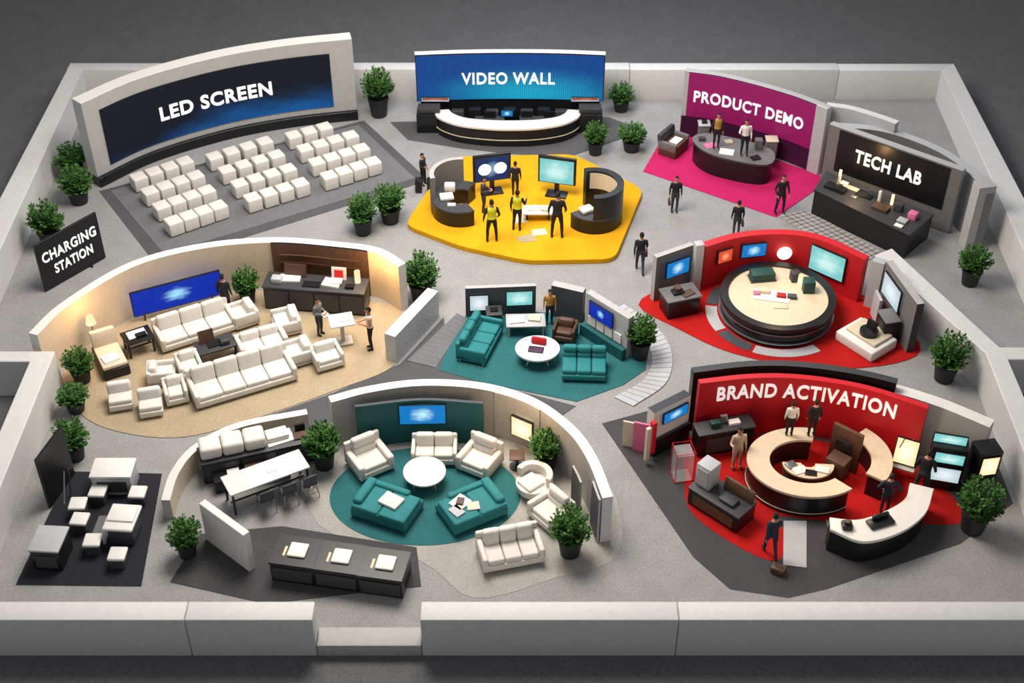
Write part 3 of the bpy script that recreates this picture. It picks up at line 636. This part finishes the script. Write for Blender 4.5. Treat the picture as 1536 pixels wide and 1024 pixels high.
# ---------------------------------------------------------------- lower lounge
g=group('lower_lounge_partition',-1.5,-6)
P=Path([(-5.3,-5.0),(-4.2,-4.55),(-2.7,-4.25),(-.95,-4.4),(.5,-5.05),(1.55,-6.2),(2.1,-7.4),(2.45,-8.9)])
B().strip(P,0,1,0,1.75,0,.3,M_wallg,M_wall,M_white,n=80).strip(P,.47,.62,.02,1.77,.05,.06,M_wallg,M_lt).strip(P,.93,1,0,1.7,.1,.06,M_slate,M_lt).strip(P,.83,.9,0,1.4,.35,.06,M_slate,M_wallg).obj('wall_board',parent=g)
PT=Path([(-4.6,-5.1),(-2.7,-4.8),(-.85,-4.95)])
B().strip(PT,0,1,0,1.66,0,.1,M_teald,M_slate).obj('teal_board',parent=g)
x,y,a=onp(PT,.52,.06); panel(g,'display',x,y,.8,1.35,.72,a,M_blue2,t=.06)
panel(g,'lit_panel',.3,-5.15,.5,.7,.7,-32,M_glow,t=.08)
kw=dict(legm=M_beige)
seating('armchair',-4.2,-5.9,32,M_fab,1,1.15,1.05,.95,.2,rows=2,**kw)
seating('loveseat',-2.3,-5.55,0,M_fab,2,1.35,.8,.8,.12,rows=1,**kw)
seating('armchair',-.95,-5.9,-30,M_fab,1,1.1,1.0,.95,.18,rows=2,**kw)
b=B().cyl(0,0,.0,.3,.2,M_lt,n=24).cyl(0,0,.15,.48,.28,M_fab,r2=.52,n=32).arc(0,0,.38,.56,20,200,.3,.75,M_fab).box(0,-.1,.4,.6,.6,.12,M_fab,bev=.06,seg=3)
b.obj('tub_chair',loc=(.62,-6.95,.02),rz=-50,bevel=.03)
seating('armchair',1.1,-8.0,-50,M_fab,1,1.05,.95,.85,.16,rows=2,**kw)
seating('sofa',-.05,-9.45,14,M_fab,3,1.75,1.0,.85,.16,rows=1,**kw)
def daybed(x,y,rz,flip,items):
    b=B().box(0,0,.06,1.75,1.2,.26,M_tealf,bev=.05).box(0,-.05,.3,1.7,1.1,.12,M_tealf,bev=.05,seg=3)
    for i in range(2): b.box(-.42+.85*i,-.05,.33,.84,1.08,.15,M_tealf,bev=.06,seg=3)
    b.box(flip*.72,.05,.4,.3,1.05,.22,M_tealf,bev=.09,seg=3)
    b.box(flip*.15,.48,.4,1.3,.22,.16,M_tealf,bev=.08,seg=3)
    for sx in(-1,1):
        for sy in(-1,1): b.cyl(sx*.75,sy*.5,0,.035,.08,M_dark,n=8)
    items(b); b.obj('daybed',loc=(x,y,.02),rz=rz)
daybed(-3.55,-7.75,-24,-1,lambda b:b.box(.15,.0,.47,.62,.5,.1,M_fab,rz=-8,bev=.04))
daybed(-1.15,-7.8,30,1,lambda b:b.box(-.3,.1,.48,.5,.45,.05,M_paper,rz=20,bev=.01).box(-.3,.1,.53,.25,.2,.06,M_brown,rz=50).box(-.05,-.2,.48,.35,.3,.04,M_beige,rz=-20).box(-.55,-.15,.48,.3,.4,.05,M_lt,rz=12))
b=B().cyl(0,0,.4,.62,.05,M_white,n=48)
for a in(40,140,220,320): b.tube([(.42*math.cos(R(a)),.42*math.sin(R(a)),0),(.28*math.cos(R(a)),.28*math.sin(R(a)),.41)],[.018,.03],M_beige)
b.obj('round_coffee_table',loc=(-2.54,-6.55,.02))
B().cyl(0,0,0,.22,.04,M_dark).cyl(0,0,.04,.05,.4,M_dark,n=10).box(0,0,.44,.45,.45,.05,M_brown,bev=.02).obj('side_table',loc=(.15,-5.9,.02))

# ---------------------------------------------------------------- dining corner
g=group('dining_partition',-7.8,-5.6)
P=Path([(-9.6,-8.0),(-9.55,-6.9),(-9.15,-5.9),(-8.1,-5.0),(-6.15,-4.4)])
B().strip(P,0,1,0,.75,0,.25,M_cream,M_wallg,M_wall).obj('low_wall',parent=g)
b=B().box(0,0,0,3.3,.75,.75,M_black,bev=.03).box(0,0,.75,3.36,.8,.06,M_dark,bev=.02)
for i in range(3): b.box(-1.3+i*.64,.05,.81,.62,.66,.42,M_fab,bev=.1,seg=3)
b.box(.7,.05,.81,.8,.55,.03,M_paper,rz=8).box(.65,.12,.84,.65,.45,.16,M_fab,rz=4,bev=.04).box(1.3,-.05,.81,.4,.3,.05,M_brown).box(1.35,.2,.81,.3,.06,.25,M_black)
for i in range(3): b.box(-1.05+i*1.05,-.38,.1,.95,.02,.6,M_dark)
b.obj('sideboard',loc=(-7.5,-5.8,.02),rz=18)
b=B().box(0,0,0,2.2,.5,.45,M_black,bev=.02).box(-.5,0,.45,.35,.3,.03,M_paper).box(.1,.02,.45,.5,.3,.05,M_brown).box(.7,0,.45,.3,.3,.03,M_paper)
b.obj('low_shelf',loc=(-7.6,-6.45,.02),rz=19)
def it(b): b.box(.2,0,.86,.3,.2,.02,M_paper)
table('dining_table',-7.05,-7.0,29,2.4,.85,.86,M_white,M_black,it)
def chair(x,y,rz,m=M_slate,h=.55):
    b=B().box(0,0,h-.05,.42,.42,.05,m,bev=.02).box(0,.2,h,.42,.05,.36,m,bev=.02,rx=-8)
    for sx in(-1,1):
        for sy in(-1,1): b.tube([(sx*.22,sy*.22,0),(sx*.17,sy*.17,h-.04)],.02,M_steel,n=6)
    b.tube([(-.2,-.2,.2),(.2,-.2,.2),(.2,.2,.2),(-.2,.2,.2),(-.2,-.2,.2)],.012,M_steel,n=6)
    b.obj('dining_chair',loc=(x,y,.02),rz=rz)
for x,y in((-7.0,-7.65),(-6.4,-7.35),(-5.85,-7.05)): chair(x,y,209)
B().strip(Path([(-8.55,-8.8),(-7.15,-10.0)]),0,1,0,1.45,.0,.22,M_wall,M_wall,M_white).obj('partition_slab',bevel=.02)
b=B()
for i,(x,y) in enumerate(((-5.82,-9.9),(-4.62,-10.12),(-3.42,-10.35))):
    b.box(x,y,.02,1.21,1.0,.66,M_black,rz=-10,bev=.01).box(x,y,.68,1.225,1.06,.07,M_black,rz=-10).box(x+.05,y,.75,.5,.5,.07,M_paper,rz=-10,bev=.06,seg=3)
    b.box(x-.09,y-.51,.12,1.1,.02,.45,M_dark,rz=-10)
    b.box(x-.3,y+.0,.75,.06,.32,.02,M_glow,rz=-10)
b.obj('service_counter')

# ---------------------------------------------------------------- black cafe corner
B().strip(Path([(-13.2,-7.6),(-12.85,-6.2)]),0,1,.02,1.9,0,.08,M_black).obj('black_screen_panel')
blocktable('work_desk',-11.5,-6.7,0,1.2,.8,.75,M_white,M_lt)
blocktable('work_desk',-12.6,-9.5,-4,.85,.95,.8,M_lt,M_black)
b=B().box(0,0,0,.7,.7,.65,M_slate,bev=.02).box(0,0,.65,.85,1.0,.1,M_white,bev=.05,seg=3).box(0,.1,.75,.75,.6,.05,M_white,bev=.02)
b.obj('work_desk',loc=(-10.8,-8.65,.02),rz=-5)
for x,y in((-10.7,-7.35),(-11.85,-7.3),(-12.3,-7.8),(-12.1,-8.4),(-11.55,-9.2),(-10.75,-9.7)):
    B().box(0,0,0,.4,.4,.34,M_slate,bev=.02).box(0,0,.34,.48,.48,.1,M_white,bev=.04,seg=3).box(0,-.2,.08,.3,.02,.2,M_dark).obj('cube_stool',loc=(x,y,.02),rz=random.uniform(-5,5))
B().tube([(-12.75,-7.1,.03),(-12.6,-7.1,1.1)],.02,M_slate).tube([(-12.75,-7.1,1.0),(-12.5,-8.2,.8),(-12.45,-8.2,.03)],.02,M_slate).obj('handrail')
rug('cafe_floor_pattern',[(-11.75,-7.9),(-11.35,-7.9),(-11.3,-9.0),(-11.8,-9.0)],C_led,.024,.004)

# ---------------------------------------------------------------- plants
def plantmesh(seed):
    rnd=random.Random(seed); b=B()
    b.cyl(0,0,0,.28,.54,M_pot,r2=.36,n=28).arc(0,0,.32,.38,0,360,.54,.61,M_pot,n=28).cyl(0,0,.53,.33,.04,M_soil,n=20)
    def leaf(q,d,l):
        d=d.normalized(); w=d.cross(Vector((rnd.uniform(-.4,.4),rnd.uniform(-.4,.4),1))).normalized()*l*.3; u=w.cross(d).normalized()*l*.1
        b.add([q,q+d*l*.45+w-u,q+d*l,q+d*l*.45-w-u,q+d*l*.5],[[0,1,4],[1,2,4],[2,3,4],[3,0,4]],M_leaf if rnd.random()<.62 else M_leaf2)
    for i in range(130):
        a=rnd.uniform(0,2*math.pi); el=math.asin(rnd.uniform(-.05,1)); 
        tip=Vector((math.cos(a)*math.cos(el)*.54,math.sin(a)*math.cos(el)*.54,.8+math.sin(el)*.68))*rnd.uniform(.8,1.12)
        base=Vector((math.cos(a)*.12,math.sin(a)*.12,.56)); mid=base.lerp(tip,.5)+Vector((0,0,.12))
        pts=[]
        for k in range(8):
            t=k/7; pts.append(base*(1-t)**2+mid*2*t*(1-t)+tip*t*t)
        b.tube(pts,[.011*(1-k/10) for k in range(8)],M_leaf2,n=4)
        for k in range(2,8):
            dd=(pts[k]-pts[k-1]).normalized(); sd=dd.cross(Vector((rnd.uniform(-.5,.5),rnd.uniform(-.5,.5),1))).normalized()
            for s in(-1,1): leaf(pts[k],dd*.5+sd*s+Vector((0,0,rnd.uniform(-.1,.6))),rnd.uniform(.09,.145))
        leaf(pts[-1],dd+Vector((0,0,.4)),.13)
    o=b.obj('tmp_plant',loc=(0,0,0)); me=o.data; bpy.data.objects.remove(o); return me
PM=[plantmesh(s) for s in(1,2,3)]
for i,(x,y,h,w) in enumerate(((-5.5,14.9,1.35,1.15),(4.54,15.3,.75,.95),(3.3,11.85,.9,.85),(4.75,12.1,.75,1.0),(-5.43,6.3,1.0,.95),(-4.49,7.05,1.0,1.05),(-16.3,8.35,.95,1.1),(-16.9,10.1,.9,1.05),(-16.6,5.5,1.15,1.1),(-9.0,2.1,.9,.8),(-3.1,2.3,1.15,1.1),(-13.65,-2.0,.8,.85),(-13.5,-3.4,.62,.85),(-13.0,-5.5,.9,.9),(-5.55,-5.85,1.0,.95),(1.0,-5.95,.9,.85),(1.6,-9.3,1.05,.95),(-8.95,-9.35,.85,.8),(4.15,-.8,1.05,.9),(13.75,-1.9,1.1,1.05),(15.9,3.2,1.0,.95),(12.95,-8.4,1.15,1.1))):
    o=bpy.data.objects.new('potted_plant',PM[i%3]); col.objects.link(o); o.location=(x,y,.01); o.scale=(w,w,h); o.rotation_euler[2]=i*1.7

# ---------------------------------------------------------------- people
PMAT=[mat('skin',(178,128,98),.6),None,None,mat('shoes',(20,18,18),.4),None]
def M_c(n,c): return mat(n,c,.8,var=.06,bump=.1)
K={'black':M_c('cloth_black',(28,29,34)),'navy':M_c('cloth_navy',(38,44,62)),'grey':M_c('cloth_grey',(110,112,116)),'white':M_c('cloth_white',(225,222,216)),'hiviz':M_c('cloth_hiviz',(204,206,34)),'tan':M_c('cloth_tan',(170,126,60)),'dgrey':M_c('cloth_dark_grey',(56,58,64)),'beige':M_c('cloth_beige',(190,170,146)),'hair':M_c('hair_black',(24,19,17)),'brown':M_c('hair_brown',(70,44,28))}
M_eye=mat('eye',(20,16,14),.3); M_lip=mat('lips',(150,80,72),.6)
def joints(pose):
    J={'hl':(.09,0,.92),'kl':(.1,-.03,.5),'al':(.1,.02,.09),'hr':(-.09,0,.92),'kr':(-.1,-.03,.5),'ar':(-.1,.02,.09),
       'sl':(.185,0,1.41),'el':(.24,.03,1.13),'wl':(.25,-.06,.88),'sr':(-.185,0,1.41),'er':(-.24,.03,1.13),'wr':(-.25,-.06,.88)}
    if pose=='walk': J.update(kl=(.1,-.16,.53),al=(.1,-.2,.12),kr=(-.1,.06,.5),ar=(-.1,.28,.13),el=(.24,.12,1.15),wl=(.25,.16,.9),er=(-.24,-.08,1.15),wr=(-.24,-.24,.95))
    if pose=='hold': J.update(el=(.25,.02,1.14),wl=(.1,-.26,1.16),er=(-.25,.02,1.14),wr=(-.1,-.26,1.16))
    if pose=='hips': J.update(el=(.38,.08,1.18),wl=(.2,-.02,1.0),er=(-.38,.08,1.18),wr=(-.2,-.02,1.0))
    if pose=='gest': J.update(er=(-.28,-.05,1.15),wr=(-.3,-.3,1.25),kl=(.12,-.03,.5),al=(.15,0,.09))
    if pose=='wide': J.update(kl=(.15,-.03,.5),al=(.17,.02,.09),kr=(-.15,-.03,.5),ar=(-.17,.02,.09),el=(.28,.04,1.14),wl=(.29,-.08,.9),er=(-.28,.04,1.14),wr=(-.26,-.16,.95))
    return {k:Vector(v) for k,v in J.items()}
PC_={}
def person_mesh(pose):
    if pose in PC_: return PC_[pose]
    J=joints(pose); b=B(); D=M_dark
    def loft(rings,n=16):
        vs=[];fs=[]
        for(z,rx,ry,yy) in rings:
            for k in range(n): a=2*math.pi*k/n; vs.append((rx*math.cos(a),yy+ry*math.sin(a),z))
        for i in range(len(rings)-1):
            for k in range(n): fs.append([i*n+k,i*n+(k+1)%n,(i+1)*n+(k+1)%n,(i+1)*n+k])
        fs.append(list(range(n))[::-1]); fs.append([(len(rings)-1)*n+k for k in range(n)]); b.add(vs,fs,D)
    loft([(.84,.10,.09,.01),(.88,.155,.115,.01),(.97,.17,.12,.01),(1.08,.155,.105,0),(1.22,.165,.11,0),(1.34,.185,.12,0),(1.42,.18,.105,0),(1.47,.12,.08,.005),(1.5,.065,.065,.005),(1.58,.056,.06,-.005)])
    segs=[]
    for s in 'lr':
        h,k,a=J['h'+s],J['k'+s],J['a'+s]; b.tube([h,h.lerp(k,.35),k,k.lerp(a,.3),a],[.09,.088,.06,.062,.042],D,n=12)
        toe=a+Vector((0,-.17,-.055)); heel=a+Vector((0,.05,-.05)); b.tube([heel,a+Vector((0,-.05,-.045)),toe],[.04,.045,.035],D,n=10)
        sh,e,w=J['s'+s],J['e'+s],J['w'+s]; b.tube([sh+(Vector((-.05 if s=='l' else .05,0,0))),sh,sh.lerp(e,.3),e,e.lerp(w,.3),w],[.05,.062,.056,.045,.044,.03],D,n=12)
        d=(w-e).normalized(); pe=w+d*.09; b.tube([w,w+d*.03,pe],[.027,.036,.033],D,n=10,flat=.6)
        segs+=[(h,k,2),(k,a,2),(heel,toe,3),(a+Vector((0,-.05,-.045)),toe,3),(sh,e,5),(e,w,5),(w,pe,0)]
    o=b.obj('tmp_body',loc=(0,0,0)); md=o.modifiers.new('r','REMESH'); md.mode='VOXEL'; md.voxel_size=.019
    sm=o.modifiers.new('s','SMOOTH'); sm.iterations=3; sm.factor=.5
    dg=bpy.context.evaluated_depsgraph_get(); me=bpy.data.meshes.new_from_object(o.evaluated_get(dg)); bpy.data.objects.remove(o)
    fm=[]
    def dist(p,a,c):
        t=max(0,min(1,(p-a).dot(c-a)/max((c-a).length_squared,1e-9))); return (p-(a+(c-a)*t)).length
    for p in me.polygons:
        c=p.center; best=(1e9,1)
        for a,e,k in segs:
            d=dist(c,a,e)
            if k==2: d-=.02
            if d<best[0]: best=(d,k)
        td=dist(c,Vector((0,0,.98)),Vector((0,0,1.4)))-.1
        k=best[1]
        if k!=3 and k!=0 and td<best[0]: k=1 if c.z>1.0 else 2
        if c.z>1.475 and abs(c.x)<.1: k=0
        if c.z<.05 and k==2: k=3
        fm.append(k)
    vs=[v.co.copy() for v in me.vertices]; fs=[list(p.vertices) for p in me.polygons]; bpy.data.meshes.remove(me)
    slots=[bpy.data.materials.new('slot%d'%i) for i in range(8)]
    f=B(); f.mats=list(slots); f.add(vs,fs,[slots[k] for k in fm])
    def jaw(c): 
        k=1-.28*max(0,-c.z-.1); return Vector((c.x*k,c.y*(1-.12*max(0,-c.z))-(.05 if c.z<-.3 and c.y<0 else 0),c.z))
    hc=(0,-.015,1.655)
    f.sph(*hc,.078,.096,.118,slots[0],20,14,shape=jaw)
    f.sph(hc[0],hc[1]+.008,hc[2]+.012,.086,.104,.122,slots[4],20,14,filt=lambda c:(c.z>.42 or (c.y>.05 and c.z>-.45)))
    f.tube([(0,-.105,1.665),(0,-.128,1.635),(0,-.112,1.63)],[.008,.014,.01],slots[0],n=6)
    for s in(-1,1):
        f.sph(s*.031,-.1,1.662,.013,.008,.008,slots[6],8,6); f.box(s*.031,-.106,1.68,.03,.008,.006,slots[4])
        f.sph(s*.08,-.01,1.65,.012,.02,.03,slots[0],8,6)
    f.box(0,-.104,1.597,.045,.01,.01,slots[7],bev=.003)
    for s in 'lr':
        e,w=J['e'+s],J['w'+s]; d=(w-e).normalized(); side=Vector((0,1,0)); side=(side-d*side.dot(d)).normalized(); nrm=d.cross(side)
        inn=nrm if (nrm.x<0)==(s=='l') else -nrm
        for i,l in enumerate((.07,.08,.074,.058)):
            q=w+d*.08+side*(-.026+.0175*i); f.tube([q,q+d*l*.45+inn*.004,q+d*l*.75+inn*.018,q+d*l*.92+inn*.034],[.0095,.009,.0085,.007],slots[0],n=6)
        q=w+d*.035-side*.03; f.tube([q,q-side*.022+d*.025+inn*.008,q-side*.026+d*.055+inn*.018],[.011,.01,.008],slots[0],n=6)
    o=f.obj('tmp',loc=(0,0,0),smooth=60); me=o.data; bpy.data.objects.remove(o); PC_[pose]=me; return me
def person(x,y,z,h,rz,pose,top,pants,sleeve=None,hair='hair',item=None):
    me=person_mesh(pose).copy(); me.name='person_mesh'
    ms=[PMAT[0],K[top],K[pants],PMAT[3],K[hair],K[sleeve] if sleeve else K[top],M_eye,M_lip]
    for i,m in enumerate(ms): me.materials[i]=m
    o=bpy.data.objects.new('person',me); col.objects.link(o); k=h/1.77; o.location=(x,y,z); o.scale=(k,k,k); o.rotation_euler[2]=R(rz)
    if item:
        b=B(); J=joints(pose); w=J['wr']+(J['wr']-J['er']).normalized()*.12
        if item=='bag': b.box(w.x,w.y,w.z-.32,.1,.3,.24,M_brown,bev=.03).tube([(w.x,w.y-.08,w.z-.1),(w.x,w.y-.05,w.z+.02),(w.x,w.y+.05,w.z+.02),(w.x,w.y+.08,w.z-.1)],.008,M_brown,n=6)
        if item=='tablet': b.box(0,-.34,1.12,.28,.2,.015,M_paper,rx=25,bev=.005)
        b.obj('carried_'+item,loc=(0,0,0.0001),parent=o)
    return o
K['skin']=PMAT[0]
Z=.022
for a in (
 (.12,8.55,.2,1.45,175,'stand','black','black'),(-1.05,7.4,.2,1.5,80,'hold','dgrey','dgrey'),(-.72,5.5,.2,1.75,190,'wide','hiviz','black','black'),
 (.19,6.2,.2,1.7,170,'gest','hiviz','black','black'),(1.62,5.75,.2,1.92,175,'wide','black','black'),
 (7.87,10.75,.94,1.5,0,'stand','tan','black','black'),(8.86,10.2,.94,1.55,0,'gest','white','black'),
 (6.05,7.7,0,1.55,0,'stand','black','dgrey'),(9.95,7.6,Z,1.65,15,'wide','black','black'),(8.15,6.15,0,1.5,180,'stand','black','dgrey'),(4.48,3.9,0,1.65,180,'walk','black','dgrey'),
 (-3.4,9.55,0,1.4,60,'gest','black','black'),
 (-9.6,1.45,Z,1.65,170,'stand','black','black'),(-6.35,.35,Z,1.5,60,'hold','grey','dgrey'),(-4.6,-.4,Z,1.7,-80,'hold','white','black','skin'),
 (1.25,.95,Z,1.4,0,'stand','tan','black'),
 (6.6,-5.95,Z,1.6,10,'gest','beige','beige'),(8.15,-5.45,.87,1.3,180,'stand','white','black'),(8.8,-5.47,.87,1.38,180,'stand','black','black'),
 (10.6,-7.75,Z,1.5,170,'hips','navy','dgrey'),(11.75,-7.1,Z,1.8,150,'wide','black','dgrey'),(7.1,-9.4,Z,1.65,190,'walk','navy','navy')):
    it_={(4.48,3.9):'bag',(6.05,7.7):'bag',(8.15,6.15):'bag',(-6.35,.35):'tablet'}.get((a[0],a[1]))
    person(*a,item=it_)
for x in(-3.55,-3.1): B().box(0,0,.04,.25,.35,.5,M_black,bev=.03).tube([(0,-.1,.54),(0,-.1,.7),(0,.1,.7),(0,.1,.54)],.012,M_steel,n=6).cyl(.08,.12,0,.03,.05,M_black,n=8).cyl(-.08,.12,0,.03,.05,M_black,n=8).obj('suitcase',loc=(x,9.1,0))
B().box(0,0,.02,.4,.28,.22,M_brown,bev=.04).tube([(-.1,0,.24),(-.1,0,.34),(.1,0,.34),(.1,0,.24)],.012,M_dark,n=6).obj('handbag',loc=(7.25,-10.0,0),rz=-30)

# ---------------------------------------------------------------- lights, world, camera
light('key','AREA',(-3.5,1,21),7900,(255,246,236),11,rot=(0,-8,0))
light('rim','AREA',(4,17,16),1900,(235,242,255),9,rot=(-35,6,0))
light('lounge_warm','POINT',(-4.6,1.6,1.9),95,(255,196,120),.2)
light('lamp_glow','POINT',(-13.3,-.6,1.7),45,(255,190,110),.15)
light('teal_warm','POINT',(.1,-6.1,2.2),75,(255,208,150),.25)
light('kiosk_glow','POINT',(9,1.6,3.0),90,(255,220,180),.3)
light('brand_glow','POINT',(9.5,-7,3.2),130,(255,214,168),.3)
light('bench_glow','POINT',(12.6,7.4,1.9),35,(255,200,130),.15)
light('stage_glow','POINT',(.6,7.6,3.2),80,(255,225,180),.3)
w=bpy.data.worlds.new('world'); scene.world=w; w.use_nodes=True
w.node_tree.nodes['Background'].inputs[0].default_value=(.94,.97,1,1); w.node_tree.nodes['Background'].inputs[1].default_value=.3
cam=bpy.data.cameras.new('camera'); cam.lens=48; cam.sensor_width=36; cam.clip_end=400
cam.dof.use_dof=True; cam.dof.focus_distance=44; cam.dof.aperture_fstop=.35
co=bpy.data.objects.new('camera',cam); col.objects.link(co); co.location=(0,-45*math.cos(R(39)),45*math.sin(R(39))); co.rotation_euler=(R(51),0,0)
scene.camera=co
